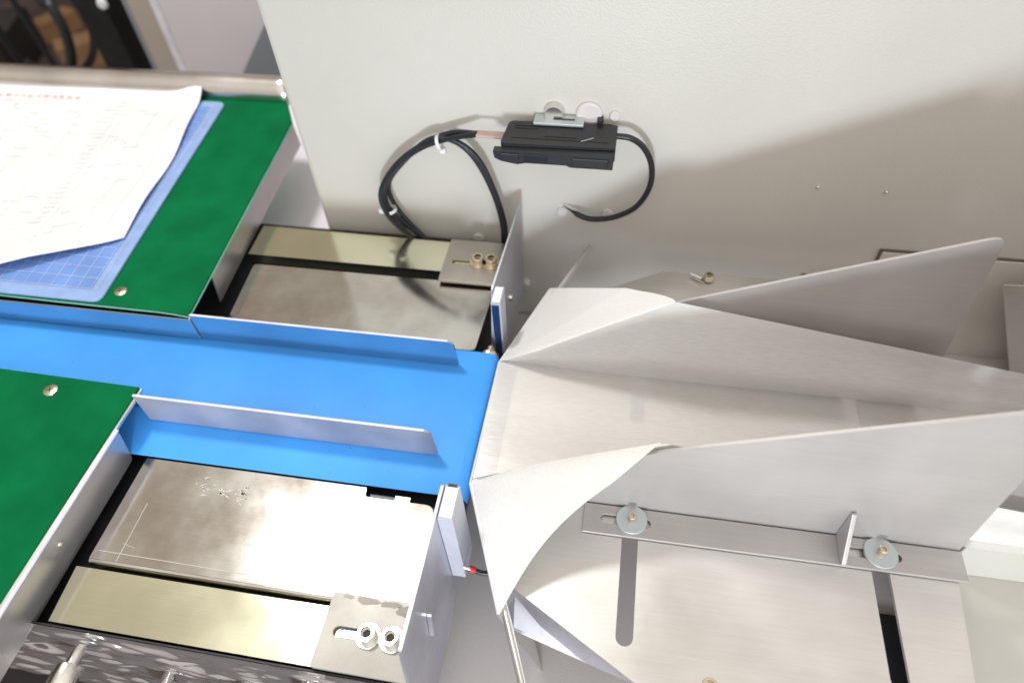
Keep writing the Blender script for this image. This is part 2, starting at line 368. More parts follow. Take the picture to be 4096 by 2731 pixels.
# ================================================================== GUIDE RAILS
def rail(name, y, x0, x1, z1, label, zb=0.0012, r=0.005, mat='rail'):
    bm = plate_bm(rounded([(x0, zb), (x1 + 0.0020, zb), (x1, z1), (x0, z1)], [0, 0.001, r, 0]), y - 0.0008, y + 0.0008, 'y')
    o = link(name, bm, mat, None, bevel=0.0003)
    boxo('top_edge', 'bend', o, x0, x1 - r, y - 0.0009, y + 0.0009, z1 + 0.0001, z1 + 0.0006, bevel=0.0002); return tag(o, label, 'guide rail', 'guide rails over the belt')
rail('guide_rail', 0.3036, -0.3155, -0.1095, 0.0272, 'far steel guide rail reflecting the blue belt', r=0.004)
rail('guide_rail', 0.2260, -0.318, -0.1070, 0.0292, 'near steel guide rail with grey face turned to the camera', r=0.004, mat='rail_dull')

# ================================================================== GREEN TABLES
def shear_x(y): return -0.0755 * (y - 0.304)
# far table
ft = thing('work_table', 'far green topped table carrying the paper and blue mat', 'work table', (-0.5, 0.45, 0.0254), 'green work tables')
o_ = Vector((-0.5, 0.45, 0.0254))
def T(p): return (p[0] - o_.x, p[1] - o_.y)
out = [(-0.3173, 0.3042), (-0.3260, 0.420), (-0.3370, 0.569), (-0.3560, 0.6045), (-0.95, 0.604), (-0.95, 0.3125), (-0.60, 0.3100), (-0.4829, 0.3072), (-0.43, 0.3066), (-0.345, 0.3062), (-0.330, 0.3054)]
bm = plate_bm([T(p) for p in out], -0.0008, 0.0006); link('mat_top', bm, 'green', ft)
bm = plate_bm([T((p[0] + 0.0005, p[1] + (-0.0005 if p[1] < 0.35 else 0.0))) for p in out], -0.0022, -0.0009); link('sheet', bm, 'greenedge', ft)
bm = bmesh.new()
for (x0, x1, y) in [(-0.95, -0.3168, 0.3046)]:
    box(bm, x0 + .5, x1 + .5, y - .45 - 0.0030, y - .45 - 0.0016, -0.0236, -0.0023)
link('front_flange', bm, 'rail', ft, bevel=0.0003)
boxo('flange_end', 'edge', ft, -0.3167 + .5, -0.3160 + .5, 0.3012 - .45, 0.3036 - .45, -0.0240, -0.0010, bevel=0.0002)
bm = bmesh.new()
q = [((-0.3195, 0.3475), 0.3445), ((-0.3265, 0.420), 0.420), ((-0.3365, 0.569), 0.569)]
pl = [(-0.3194, 0.3480, -0.0024), (-0.3196, 0.3440, -0.0262), (-0.3252, 0.420, -0.0262), (-0.3352, 0.569, -0.0262), (-0.3365, 0.569, -0.0024), (-0.3256, 0.420, -0.0024)]
fr = [bm.verts.new((p[0] + .5, p[1] - .45, p[2])) for p in pl]; bk = [bm.verts.new((p[0] + .5 - 0.0012, p[1] - .45, p[2])) for p in pl]
bm.faces.new(fr); bm.faces.new(bk[::-1])
for i in range(6): j = (i + 1) % 6; bm.faces.new((fr[i], bk[i], bk[j], fr[j]))
link('end_flange', bm, 'flange', ft)
def phillips(parent, x, y, z):
    bm = bmesh.new(); lathe(bm, [(0, 0.0011), (0.0030, 0.0010), (0.0048, 0.0004), (0.0050, 0)], (x, y, z), (0, 0, 1), 24); s = link('screw', bm, 'brass', parent, smooth=True)
    bm = bmesh.new(); c = Vector((x, y, z + 0.0012))
    for a in (0.5, 0.5 + PI / 2):
        u = Vector((math.cos(a), math.sin(a), 0)); v = Vector((-u.y, u.x, 0))
        sheet_poly(bm, [c + u * .0024 + v * .0003, c - u * .0024 + v * .0003, c - u * .0024 - v * .0003, c + u * .0024 - v * .0003]); c = c + Vector((0, 0, 0.00005))
    link('cross_recess', bm, 'hole', s)
phillips(ft, -0.3844 + .5, 0.3217 - .45, 0.0006)
bm = bmesh.new()
def rimf(a, b_):
    x = -0.95 + 0.600 * a; t = b_
    yy = 0.6045 + 0.004 * (1 - math.cos(t * PI / 2)) + 0.012 * t ** 3 + 0.0010 * math.sin(9 * a); zz = -0.0006 + 0.0185 * math.sin(t * PI / 2)
    return (x + .5, yy - .45, zz)
grid(bm, rimf, 40, 8); ro = link('back_rim', bm, 'tray', ft, smooth=True)
md = ro.modifiers.new('solid', 'SOLIDIFY'); md.thickness = 0.003; md.offset = 1

# near table
nt_ = thing('work_table', 'near green topped table at the lower left', 'work table', (-0.42, 0.16, 0.0254), 'green work tables')
out = [(-0.3201, 0.2352), (-0.3245, 0.12), (-0.330, 0.02), (-0.80, 0.00), (-0.80, 0.2395), (-0.4324, 0.2371)]
out = [(-0.3201, 0.2352), (-0.3208, 0.170), (-0.3214, 0.1112), (-0.3225, -0.03), (-0.80, -0.03), (-0.80, 0.2395), (-0.4324, 0.2371)]
T2 = lambda p: (p[0] + 0.42, p[1] - 0.16)
bm = plate_bm([T2(p) for p in out], -0.0008, 0.0006); link('mat_top', bm, 'green', nt_)
bm = plate_bm([T2((p[0] + 0.0019, p[1] - 0.0)) for p in out], -0.0030, -0.0009); link('sheet', bm, 'edge', nt_)
bm = plate_bm(rounded([(0.0410, -0.0034), (0.0360, -0.0300), (-0.19, -0.0300), (-0.19, -0.0034)], [0.002, 0.004, 0, 0]), 0.1000, 0.1012, 'x'); 
bmesh.ops.translate(bm, verts=bm.verts, vec=(0.0010, 0, 0)); link('end_flange', bm, 'flange', nt_, bevel=0.0003)
bm = bmesh.new(); tube(bm, [(0.1012, 0.0415, -0.0024), (0.1008, -0.05, -0.0024), (0.1006, -0.19, -0.0024)], 0.0013, 10, 1); link('bend', bm, 'bend', nt_, smooth=True)  # pale tube along the flange bend, painting its highlight line
bm = bmesh.new(); box(bm, -0.38, 0.0988, 0.0736, 0.0748, -0.024, -0.0034); link('front_flange', bm, 'rail', nt_)
phillips(nt_, -0.3821 + .42, 0.2242 - .16, 0.0006)
bm = bmesh.new(); lathe(bm, [(0, 0.0016), (0.0012, 0.0014), (0.0018, 0)], (0.1024, -0.035, -0.012), (1, 0, 0), 10); link('rivet', bm, 'chrome', nt_, smooth=True)

# ---- cutting mat and paper
def shx(x, y): return x - 0.094 * (y - 0.309)
matt = thing('cutting_mat', 'translucent blue cutting mat with white grid under the paper', 'cutting mat', (-0.45, 0.45, 0.0262))
W = lambda x, y: (shx(x, y) + 0.45, y - 0.45)
mo = rounded([W(-0.3935, 0.3070), W(-0.3935, 0.5945), W(-0.66, 0.5945), W(-0.66, 0.3070)], 0.009)
link('rim', plate_bm(mo, 0, 0.0020), 'matrim', matt, bevel=0.0004)
mi = [W(-0.4062, 0.3185), W(-0.4062, 0.583), W(-0.66, 0.583), W(-0.66, 0.3185)]
link('grid_field', plate_bm(mi, 0.0021, 0.0023), 'mat', matt)
bm = bmesh.new(); g = 0.0118
for i in range(22):
    x = -0.4062 - i * g
    sheet_poly(bm, [(*W(x, 0.3185), 0.0026), (*W(x - 0.0005, 0.3185), 0.0026), (*W(x - 0.0005, 0.583), 0.0026), (*W(x, 0.583), 0.0026)])
for i in range(23):
    y = 0.3185 + i * g
    sheet_poly(bm, [(*W(-0.4062, y), 0.00265), (*W(-0.4062, y + 0.0005), 0.00265), (*W(-0.66, y + 0.0005), 0.00265), (*W(-0.66, y), 0.00265)])
for i in range(130):                                                 # ruler ticks along the right edge
    y = 0.3185 + i * 0.002; l = 0.0045 if i % 5 == 0 else 0.0025
    sheet_poly(bm, [(*W(-0.4002, y), 0.00262), (*W(-0.4002, y + 0.0004), 0.00262), (*W(-0.4002 - l, y + 0.0004), 0.00262), (*W(-0.4002 - l, y), 0.00262)])
g_ = link('grid_lines', bm, 'matline', matt); g_['kind'] = 'stuff'

pap = thing('paper_form', 'white printed form curling at its corners over the blue mat', 'paper', (-0.55, 0.48, 0.029))
def edge_x(y):   # right edge of the paper, slightly wavy
    t = (y - 0.3775) / (0.615 - 0.3775)
    return -0.4116 - 0.0391 * t + 0.004 * math.sin(PI * t) - 0.0012 * math.sin(3.2 * PI * t)
def paper_pt(a, b_):
    # a 0..1 right to left, b 0..1 bottom to top
    x0 = edge_x(0.3775 + b_ * 0.2375); 
    bot = 0.3775 - 0.0085 * min(1, a / 0.035) - 0.0432 * max(0, min(1, (a - 0.035) / 0.24)) - 0.03 * max(0, a - 0.275)
    top = 0.615 - 0.010 * min(1, a / 0.10) + 0.0 * a
    y = bot + (top - bot) * b_; x = x0 - 0.30 * a + 0.0
    z = 0.0015 + 0.010 * math.exp(-((a) ** 2) / 0.006 - ((1 - b_) ** 2) / 0.006) + 0.006 * math.exp(-(b_ ** 2) / 0.004) * min(1, a / .2) + 0.0018 * math.sin(7 * b_ + 3 * a) ** 2
    return Vector((x + 0.55, y - 0.48, z))
bm = bmesh.new(); grid(bm, paper_pt, 40, 50); link('sheet', bm, 'paper', pap, smooth=True)
up = Vector((0, 0, 0.00025))
def pq(bm, a0, a1, b0, b1, n=1):
    for k in range(n):
        c0 = a0 + (a1 - a0) * k / n; c1 = a0 + (a1 - a0) * (k + 1) / n
        sheet_poly(bm, [paper_pt(c0, b0) + up, paper_pt(c1, b0) + up, paper_pt(c1, b1) + up, paper_pt(c0, b1) + up])
bm = bmesh.new()
for i in range(34): pq(bm, 0.06, 0.98, 0.10 + i * 0.0255, 0.1010 + i * 0.0255, 24)
for a in (0.06, 0.13, 0.24, 0.40, 0.52, 0.66, 0.80, 0.97):
    for k in range(24): pq(bm, a, a + 0.0016, 0.10 + k * .035, 0.10 + (k + 1) * .035)
l_ = link('table_lines', bm, 'inkline', pap); l_['kind'] = 'stuff'
bm = bmesh.new(); rr = random.Random(3)
for k in range(14):
    a = 0.44 + k * 0.031
    for q_ in range(5): pq(bm, a + rr.random() * .012, a + .010 + rr.random() * .012, 0.905 + rr.random() * .012, 0.9085 + rr.random() * .014)
l_ = link('red_heading', bm, 'inkred', pap); l_['kind'] = 'stuff'
bm = bmesh.new()
for row in range(32):
    b0 = 0.107 + row * 0.0255
    for a in ([0.26] if row > 3 else []) + [rr.random() * .85 + .08 for _ in range(2 if row < 22 else 4)]:
        for q_ in range(rr.randint(3, 7)):
            pq(bm, a + q_ * .0085, a + q_ * .0085 + .006, b0 + rr.random() * .003, b0 + .007 + rr.random() * .004)
l_ = link('printed_text', bm, 'inkblue', pap); l_['kind'] = 'stuff'

# ================================================================== STEEL COVERS, BARS
def pl2(name, label, cat, pts, rad, z0, z1, mat, grp, holes=(), bevel=0.0003):
    cx = sum(p[0] for p in pts) / len(pts); cy = sum(p[1] for p in pts) / len(pts)
    bm = plate_bm(rounded([(p[0] - cx, p[1] - cy) for p in pts], rad), z0, z1, 'z', holes)
    o = link(name, bm, mat, None, bevel=bevel); o.location = (cx, cy, 0); return tag(o, label, cat, grp)
pl2('cover_plate', 'near smudged steel cover plate beside the blue belt', 'cover plate', [(-0.3065, 0.1245), (-0.0955, 0.1245), (-0.0990, 0.1903), (-0.1462, 0.1903), (-0.1470, 0.1968), (-0.3065, 0.1968)], [0, 0.002, 0.007, 0.001, 0.001, 0], -0.0045, -0.0022, 'cover', 'steel cover plates', bevel=0.0008)
lip = bmesh.new()
grid(lip, lambda a, b_: (-0.3062 + 0.2104 * a, 0.1244 - 0.0035 * math.sin(b_ * PI / 2), -0.0024 - 0.007 * (1 - math.cos(b_ * PI / 2))), 2, 5)
cv = [o for o in C.objects if o.name == 'cover_plate'][0]
sb = bmesh.new(); rr = random.Random(5)
def scuff(x0, y0, x1, y1, w_):
    d = Vector((x1 - x0, y1 - y0)); nn = Vector((-d.y, d.x)).normalized() * w_; z = -0.0021
    sheet_poly(sb, [(x0 - nn.x, y0 - nn.y, z), (x1, y1, z), (x0 + nn.x, y0 + nn.y, z)]) if w_ > 0.0003 else sheet_poly(sb, [(x0 - nn.x, y0 - nn.y, z), (x1 - nn.x, y1 - nn.y, z), (x1 + nn.x, y1 + nn.y, z), (x0 + nn.x, y0 + nn.y, z)])
for (cx_, cy_) in ((-0.257, 0.1815), (-0.244, 0.1800), (-0.2285, 0.1785), (-0.2300, 0.1825)):
    for k in range(12):
        a = rr.uniform(-0.7, 0.4); l = rr.uniform(.002, .0055); x = cx_ + rr.gauss(0, .0025); y = cy_ + rr.gauss(0, .0025)
        scuff(x, y, x + l * math.cos(a), y + l * math.sin(a), rr.uniform(.0003, .0007))
scuff(-0.303, 0.1300, -0.145, 0.1290, 0.00018); scuff(-0.2880, 0.1245, -0.2885, 0.165, 0.00018); scuff(-0.190, 0.140, -0.166, 0.163, 0.00018)
for k in range(9):
    x = rr.uniform(-.29, -.11); y = rr.uniform(.13, .19); a = rr.gauss(.1, .5); l = rr.uniform(.003, .014); scuff(x, y, x + l * math.cos(a), y + l * math.sin(a), 0.00009)
so = link('scuff_marks', sb, 'scuff', cv); so.location = -cv.location; so['kind'] = 'stuff'
lo = link('bent_lip', lip, 'cover', cv, smooth=True); lo.location = -cv.location
pl2('cover_plate', 'far steel cover plate between the blue belt and the wall', 'cover plate', [(-0.3060, 0.3190), (-0.0995, 0.3210), (-0.0965, 0.3925), (-0.3115, 0.3925)], [0, 0.005, 0.002, 0.004], -0.0045, -0.0022, 'cover', 'steel cover plates', bevel=0.0008)
pl2('flat_bar', 'near yellowish brushed bar along the bottom left edge', 'bar', [(-0.3075, 0.0848), (-0.092, 0.0846), (-0.092, 0.1180), (-0.3100, 0.1180)], 0, -0.010, 0.0, 'bar', 'yellowish brushed bars')
pl2('flat_bar', 'far yellowish brushed bar along the foot of the wall', 'bar', [(-0.3205, 0.4020), (-0.092, 0.4010), (-0.092, 0.4375), (-0.3220, 0.4400)], 0, -0.010, 0.0, 'bar', 'yellowish brushed bars')

# ================================================================== SENSOR BRACKETS
def bracket(label, y0, y1, x0, yslot, ybolts, chamfer_near, grp, mat):
    b = thing('sensor_bracket', label, 'bracket', (-0.115, (y0 + y1) / 2, 0), grp); L = b.location
    pts = [(x0 - L.x, y0 - L.y), (-0.0888 - L.x, y0 - L.y), (-0.0888 - L.x, y1 - L.y), (x0 - L.x, y1 - L.y)]
    hs = [slot(-0.1372 - L.x, -0.0965 - L.x, yslot - 0.0031 - L.y, yslot + 0.0031 - L.y)]
    link('foot_plate', plate_bm(rounded(pts, [0.002, 0, 0, 0.002]), 0.0006, 0.0030, 'z', hs), mat, b, bevel=0.0003)
    for x in ybolts: cap_screw(b, (x - L.x, yslot - L.y, 0.0031), 1.18, True, 'chrome' if chamfer_near else 'brass')
    return b
nb = bracket('near slotted sensor bracket with two socket bolts', 0.0840, 0.1262, -0.1440, 0.1045, (-0.1163, -0.1025), True, 'sensor brackets', 'bracket')
L = nb.location
pts = [(0.0842, 0.0022), (0.0905, 0.0390), (0.1860, 0.0385), (0.1925, 0.020), (0.1925, -0.060), (0.150, -0.085), (0.0842, -0.085)]
link('upright', plate_bm(rounded([(p[0] - L.y, p[1]) for p in pts], [0.001, 0.001, 0.002, 0.003, 0.003, 0.003, 0]), -0.0888 - L.x, -0.0870 - L.x, 'x'), 'upright', nb, bevel=0.0003)
bm = plate_bm([(0.122 - L.y, 0.002), (0.121 - L.y, 0.0005), (0.1165 - L.y, -0.020), (0.1195 - L.y, -0.020)], -0.0868 - L.x, -0.0840 - L.x, 'x'); link('stiffener', bm, 'upright', nb, bevel=0.0002)
fb = bracket('far slotted sensor bracket with two brassy bolts', 0.3880, 0.4390, -0.1440, 0.4120, (-0.1145, -0.1030), False, 'sensor brackets', 'bracket_dark_reflect')
L = fb.location
pts = [(0.3470, 0.0415), (0.4400, 0.0468), (0.4400, 0.0380), (0.4385, -0.05), (0.3500, -0.080), (0.3330, -0.075), (0.3330, -0.02)]
bm = plate_bm(rounded([(p[0] - L.y, p[1]) for p in pts], [0.002, 0.0005, 0.001, 0.002, 0.002, 0.002, 0.004]), -0.0015, 0.0, 'x')
for v in bm.verts:                                                   # the far upright stands slightly askew
    v.co.x += -0.0872 - L.x + 0.0062 * ((v.co.y + L.y - 0.347) / 0.093)
link('upright', bm, 'upright', fb, bevel=0.0003)
bm = bmesh.new(); lathe(bm, [(0, 0.003), (0.0025, 0.003), (0.003, 0.0022), (0.003, 0)], (0.03, -0.024, -0.012), (1, 0, 0), 14); link('rivet', bm, 'chrome', fb, smooth=True)
bm = bmesh.new(); lathe(bm, [(0, 0.006), (0.0025, 0.006), (0.003, 0.0052), (0.003, 0)], (0.028, -0.06, -0.02), (1, 0, 0), 14); link('rivet', bm, 'white', fb, smooth=True)

bm = bmesh.new(); rr = random.Random(11); L = nb.location
def blob(cx, cy, rx, ry, n_=26):
    vs = []
    for k in range(n_):
        a = 2 * PI * k / n_; q_ = 0.7 + 0.3 * noise.noise(Vector((math.cos(a) * 2 + cx * 90, math.sin(a) * 2, 3.3)))
        vs.append((min(cx + rx * q_ * math.cos(a), -0.0892) - L.x, min(cy + ry * q_ * math.sin(a), 0.1258) - L.y, 0.00305))
    sheet_poly(bm, vs)
for p in ((-0.1345, 0.1243, .005, .0016), (-0.1215, 0.1235, .010, .0030), (-0.1085, 0.1232, .009, .0026), (-0.0965, 0.1205, .011, .0050)): blob(*p)
bmesh.ops.remove_doubles(bm, verts=bm.verts, dist=1e-6); link('grease_stain', bm, 'grease', nb)
link('blue_reflection', plate_bm([(p.x - L.x, p.y - L.y) for p in slot(-0.1345, -0.0970, 0.1018, 0.1072)], 0.0002, 0.0005, 'z', [[(p.x - L.x, p.y - L.y) for p in slot(-0.1340, -0.0975, 0.1023, 0.1067)]]), 'mat', nb)  # thin ring painting the blue reflection inside the slot
def sensor(label, y0, y1, z0, z1, facing, xr=-0.0775):
    s = thing('photo_sensor', label, 'sensor', (-0.082, (y0 + y1) / 2, 0), 'edge sensors on the uprights'); L = s.location
    x0, x1 = -0.0868, xr
    bm = plate_bm(rounded([(x0 - L.x, y0 - L.y), (x1 - L.x, y0 - L.y), (x1 - L.x, y1 - L.y), (x0 - L.x, y1 - L.y)], 0.0006), z0, z1)
    link('housing', bm, 'sensor', s, bevel=0.0004)
    boxo('top_cap', 'white', s, x0 + 0.0008 - L.x, x1 - 0.0006 - L.x, y0 + .0012 - L.y, y1 - .0014 - L.y, z1 + 0.0001, z1 + 0.0008, bevel=0.0002)
    if facing: boxo('lens', 'navy', s, x0 + 0.0008 - L.x, x0 + 0.0062 - L.x, y0 - L.y - 0.0008, y0 - L.y - 0.0001, z0 + .0, z1 - 0.002, bevel=0.0002)
    else: boxo('lens', 'black', s, x0 + 0.002 - L.x, x1 - 0.0020 - L.x, y1 - L.y - 0.0012, y1 - L.y + 0.0006, z1 - 0.004, z1 + 0.0009)
    return s
sensor('white topped near sensor block fixed to the near upright', 0.1645, 0.1865, -0.048, 0.0365, False)
sensor('far sensor block with dark blue slot fixed to the far upright', 0.3335, 0.3510, -0.045, 0.0395, True, -0.0795)
cb = thing('sensor_cable', 'short black cable with red tip leaving the near sensor', 'cable', (-0.077, 0.165, -0.03))
bm = bmesh.new(); tube(bm, [(0.0060, 0.0002, -0.0045), (0.012, 0.0, -0.0075), (0.024, 0.002, -0.008), (0.05, 0.008, -0.010), (0.09, 0.012, -0.02)], 0.0017); link('cord', bm, 'cable', cb, smooth=True)
bm = bmesh.new(); tube(bm, [(0.0033, 0, -0.0032), (0.0065, 0.0002, -0.0050)], 0.0021, sub=2); link('sleeve', bm, 'red', cb, smooth=True)
bm = bmesh.new(); tube(bm, [(-0.0008, 0, -0.0018), (0.0034, 0, -0.0034)], 0.0014, sub=2); link('ferrule', bm, 'chrome', cb, smooth=True)

# ================================================================== FORMING SECTION
Cn = Vector((-0.079, 0.209, 0.0)); Dn = Vector((-0.0455, 0.1285, 0.0)); En = Vector((0.035, 0.2052, 0.0735))
Cf = Vector((-0.078, 0.3115, 0.0)); Af = Vector((-0.050, 0.393, 0.0)); Ef = Vector((0.040, 0.3120, 0.0840))
film = thing('packing_film', 'frosted white packing film folded over the former into a trough', 'film', (0.05, 0.259, 0))
FL = film.location
def fs(name, fn, nu, nv, mt='film_wing'):
    bm = bmesh.new(); grid(bm, lambda a, b_: Vector(fn(a, b_)) - FL, nu, nv); o = link(name, bm, mt, film, smooth=True); return o
RC = 0.0025
def drop(p, t):      # film wrapping over an edge and running down behind it
    a = t * 1.9
    if a < 1.0:
        return Vector((p.x - RC * math.sin(a * PI / 2) * .7, p.y, p.z - RC * (1 - math.cos(a * PI / 2))))
    return Vector((p.x - RC * .7 + (a - 1) * 0.035, p.y, p.z - RC - (a - 1) * 0.14))
# floor of the trough
fs('floor_sheet', lambda a, b_: (-0.0785 + 0.42 * a, 0.2085 + 0.1035 * b_, 0.0012 - 0.0012 * (1 - a) ** 30 + 0.0007 * math.sin(b_ * 9 + a * 4) * min(1, a * 6) * math.sin(PI * b_)), 80, 30, 'film')
# drop below the collar, straight middle and both slanting wings
fs('hanging_sheet', lambda a, b_: drop(Dn + (Cn - Dn) * (a * 3) if a < 1 / 3 else (Cn + (Cf - Cn) * (a * 3 - 1) if a < 2 / 3 else Cf + (Af - Cf) * (a * 3 - 2)), b_), 60, 20)
# outer wings: from the slanting edge up to the crest of each side plate
def crest(C0, E, t):
    p = C0 + (E - C0) * t; p.z += 0.0015 * math.sin(PI * t); return p
RR = 0.0045
def roll(a, c, t, s, sgn):
    # straight up from the slanting edge, then rolling inward over the crest
    t0 = 0.80
    if t <= t0: return a + (c - a) * (t * (1.0 / 1.04))
    u = (t - t0) / (1 - t0); p0 = a + (c - a) * (t0 / 1.04)
    p = p0 + (c - p0) * math.sin(u * PI / 2); p.y += sgn * RR * (1 - math.cos(u * PI / 2)) * min(1, s * 4)
    return p
def wing(C0, D, E, bul):
    def fn(s, t):
        a = C0 + (D - C0) * s; c = crest(C0, E, s)
        p = roll(a, c, t, s, 1)
        return p + Vector(bul) * math.sin(PI * t) * s
    return fn
fs('near_wing', wing(Cn, Dn, En, (-0.010, 0.006, -0.002)), 30, 30)
def far_wing(s, t):
    a = Cf + (Af - Cf) * s; c = crest(Cf, Ef, s); Q = Vector((0.012, 0.338, 0.0625))
    e = (Af + (Q - Af) * (t / .68)) if t < .68 else Q + (Ef - Q) * ((t - .68) / .32)
    st = Af + (Ef - Af) * t
    return roll(a, c, t, s, -1) + (e - st) * s ** 1.6
fs('far_wing', far_wing, 34, 34)
# inner walls of the trough
def inner(C0, E, sgn, dz0):
    def fn(a, b_):
        x = C0.x + a * (0.335 - C0.x)
        if x < E.x:
            t = (x - C0.x) / (E.x - C0.x); c = crest(C0, E, t)
        else:
            u = (x - E.x); fz = E.z - dz0 * u
            c = Vector((x, E.y - sgn * 0.016 * u, fz))
        k = Vector((x, C0.y + sgn * 0.0005 - sgn * 0.002 * min(1, a * 5), 0.0010))
        p = k + (c - k) * b_
        p.y -= sgn * ((0.0045 if sgn > 0 else 0.0015) * math.sin(b_ * PI * 1.6 + a) * min(1, a * 3) * math.sin(PI * b_))
        return p
    return fn
fs('far_wall_sheet', inner(Cf, Ef + Vector((0, -0.0044, 0.0005)), 1, 0.150), 90, 24, 'film_wall')
fs('near_wall_sheet', inner(Cn + Vector((0, 0.003, 0)), En + Vector((0, 0.0044, 0)), -1, 0.16), 60, 16, 'film_wall')

base = thing('former_base', 'slotted brushed steel base plate under the film', 'base plate', (0.08, 0.26, 0)); L = base.location
poly = [(-0.064, 0.222), (-0.0405, 0.1450), (0.033, 0.1040), (0.052, 0.094), (0.17, 0.094), (0.2085, 0.125), (0.2135, 0.185), (0.2140, 0.335), (0.209, 0.395), (0.150, 0.427), (0.040, 0.424), (-0.004, 0.399), (-0.0405, 0.376), (-0.064, 0.300)]
holes = [slot(0.0208, 0.0306, 0.122, 0.247), slot(0.0208, 0.0306, 0.271, 0.396), slot(0.1660, 0.1760, 0.122, 0.247), slot(0.1660, 0.1760, 0.271, 0.396)]
tr = lambda pp: [(p[0] - L.x, p[1] - L.y) for p in pp]
link('slotted_plate', plate_bm(rounded(tr(poly), [.002] * 14, 3), -0.0032, -0.0006, 'z', [tr(h) for h in holes]), 'baseplate', base, bevel=0.0003)
bm = bmesh.new()   # flange bent down along the slanting near edge
A0, B0 = Vector((-0.0405, 0.1449, -0.0034)), Vector((0.0325, 0.1042, -0.0034))
nrm = Vector((-(B0 - A0).y, (B0 - A0).x, 0)).normalized() * -1
q = [A0, B0, B0 + Vector((0.004, 0, -0.024)) + nrm * 0.0, A0 + Vector((0.006, 0, -0.030))]
q = [A0, B0, Vector((0.0071, 0.1150, -0.0190)), Vector((-0.0392, 0.1275, -0.0205)), Vector((-0.0455, 0.1410, -0.0190))]
f1 = [bm.verts.new(p - L) for p in q]; f2 = [bm.verts.new(p - L + Vector((0.001, 0.0012, 0))) for p in q]
bm.faces.new(f1); bm.faces.new(f2[::-1])
for i in range(5): j = (i + 1) % 5; bm.faces.new((f1[i], f2[i], f2[j], f1[j]))
link('edge_flange', bm, 'upright', base)
for (x, y) in ((0.0764, 0.4185), (0.151, 0.4265), (0.0712, 0.1075), (0.150, 0.108)):
    cap_screw(base, (x - L.x, y - L.y, -0.0005), 0.95, False, 'brass')
bm = bmesh.new(); lathe(bm, [(0.0045, 0), (0, 0)], (0.0255 - L.x, 0.4035 - L.y, -0.0003), (0, 0, 1), 20)
bm.free()
bm = bmesh.new(); tube(bm, [(0.062 - L.x, 0.4215 - L.y, 0.001), (0.071 - L.x, 0.416 - L.y, 0.002)], 0.0018, 8, 2); link('set_pin', bm, 'chrome', base, smooth=True)
# side plates
def side_plate(label, y0, y1, near):
    o = thing('side_plate', label, 'side plate', (0.12, (y0 + y1) / 2, 0), 'upright plates of the former'); L = o.location
    pts = [(-0.060, 0.0010), (0.2175, 0.0010), (0.2050, 0.1490), (0.0400, 0.0755), (-0.060, 0.0100)]
    if near: pts = [(-0.055, 0.0010), (0.2175, 0.0010), (0.2075, 0.1475), (0.0360, 0.0712), (-0.055, 0.0080)]
    link('upright', plate_bm(rounded([(p[0] - L.x, p[1]) for p in pts], [0, 0.001, 0.009, 0.02, 0]), y0 - L.y, y1 - L.y, 'y'), 'plate', o, bevel=0.0004)
    return o
ns = side_plate('near upright steel plate with foot, gusset and two washered bolts', 0.2056, 0.2074, True); L = ns.location
hs = [slot(0.0067 - L.x, 0.0375 - L.x, 0.1925 - L.y, 0.1985 - L.y), slot(0.1500 - L.x, 0.1835 - L.x, 0.1925 - L.y, 0.1985 - L.y)]
link('foot', plate_bm([(p[0] - L.x, p[1] - L.y) for p in [(-0.004, 0.1852), (0.2183, 0.1862), (0.2183, 0.2047), (-0.004, 0.2047)]], 0.0002, 0.0022, 'z', hs), 'plate', ns, bevel=0.0004)
bm = plate_bm([(0.1858 - L.y, 0.0024), (0.2053 - L.y, 0.0024), (0.2053 - L.y, 0.0315), (0.2035 - L.y, 0.0320), (0.1850 - L.y, 0.0050)], 0.1475 - L.x, 0.1500 - L.x, 'x'); link('gusset', bm, 'plate', ns, bevel=0.0003)
for x in (0.0258, 0.1716):
    bm = bmesh.new(); lathe(bm, [(0, 0), (0.0096, 0), (0.0096, 0.0011), (0.0093, 0.0014), (0, 0.0014)], (x - L.x, 0.1965 - L.y, 0.0023), (0, 0, 1), 40); wz = link('washer', bm, 'washer', ns, smooth=True)
    bm = bmesh.new(); lathe(bm, [(0, 0.0014), (0.0026, 0.0014), (0.0026, 0.0062), (0.0022, 0.0066), (0.0014, 0.0066), (0.0013, 0.0045), (0, 0.0044)], (x - L.x, 0.1965 - L.y, 0.0023), (0, 0, 1), 20); link('bolt', bm, 'brass', wz, smooth=True)
fsd = side_plate('far upright steel plate pointing up to the right against the wall', 0.3150, 0.3168, False); L = fsd.location
link('foot', plate_bm([(p[0] - L.x, p[1] - L.y) for p in [(-0.004, 0.3170), (0.2183, 0.3170), (0.2183, 0.336), (-0.004, 0.336)]], 0.0002, 0.0022, 'z'), 'plate', fsd, bevel=0.0004)
# collar rods
def rod(label, a, b_):
    bm = bmesh.new(); a = Vector(a); b_ = Vector(b_); tube(bm, [Vector((0, 0, 0)), b_ - a], 0.0023, 16, 1); o = link('collar_rod', bm, 'chrome', None, smooth=True); o.location = a
    return tag(o, label, 'rod', 'rods carrying the film edge')
rod('bright steel rod running down from the near corner of the film', (-0.0750, 0.2060, -0.0026), (-0.0130, 0.0620, -0.0026))
rod('thin steel rod sticking out beyond the far corner of the film', (-0.0735, 0.3150, -0.0026), (-0.0229, 0.4474, -0.0008))
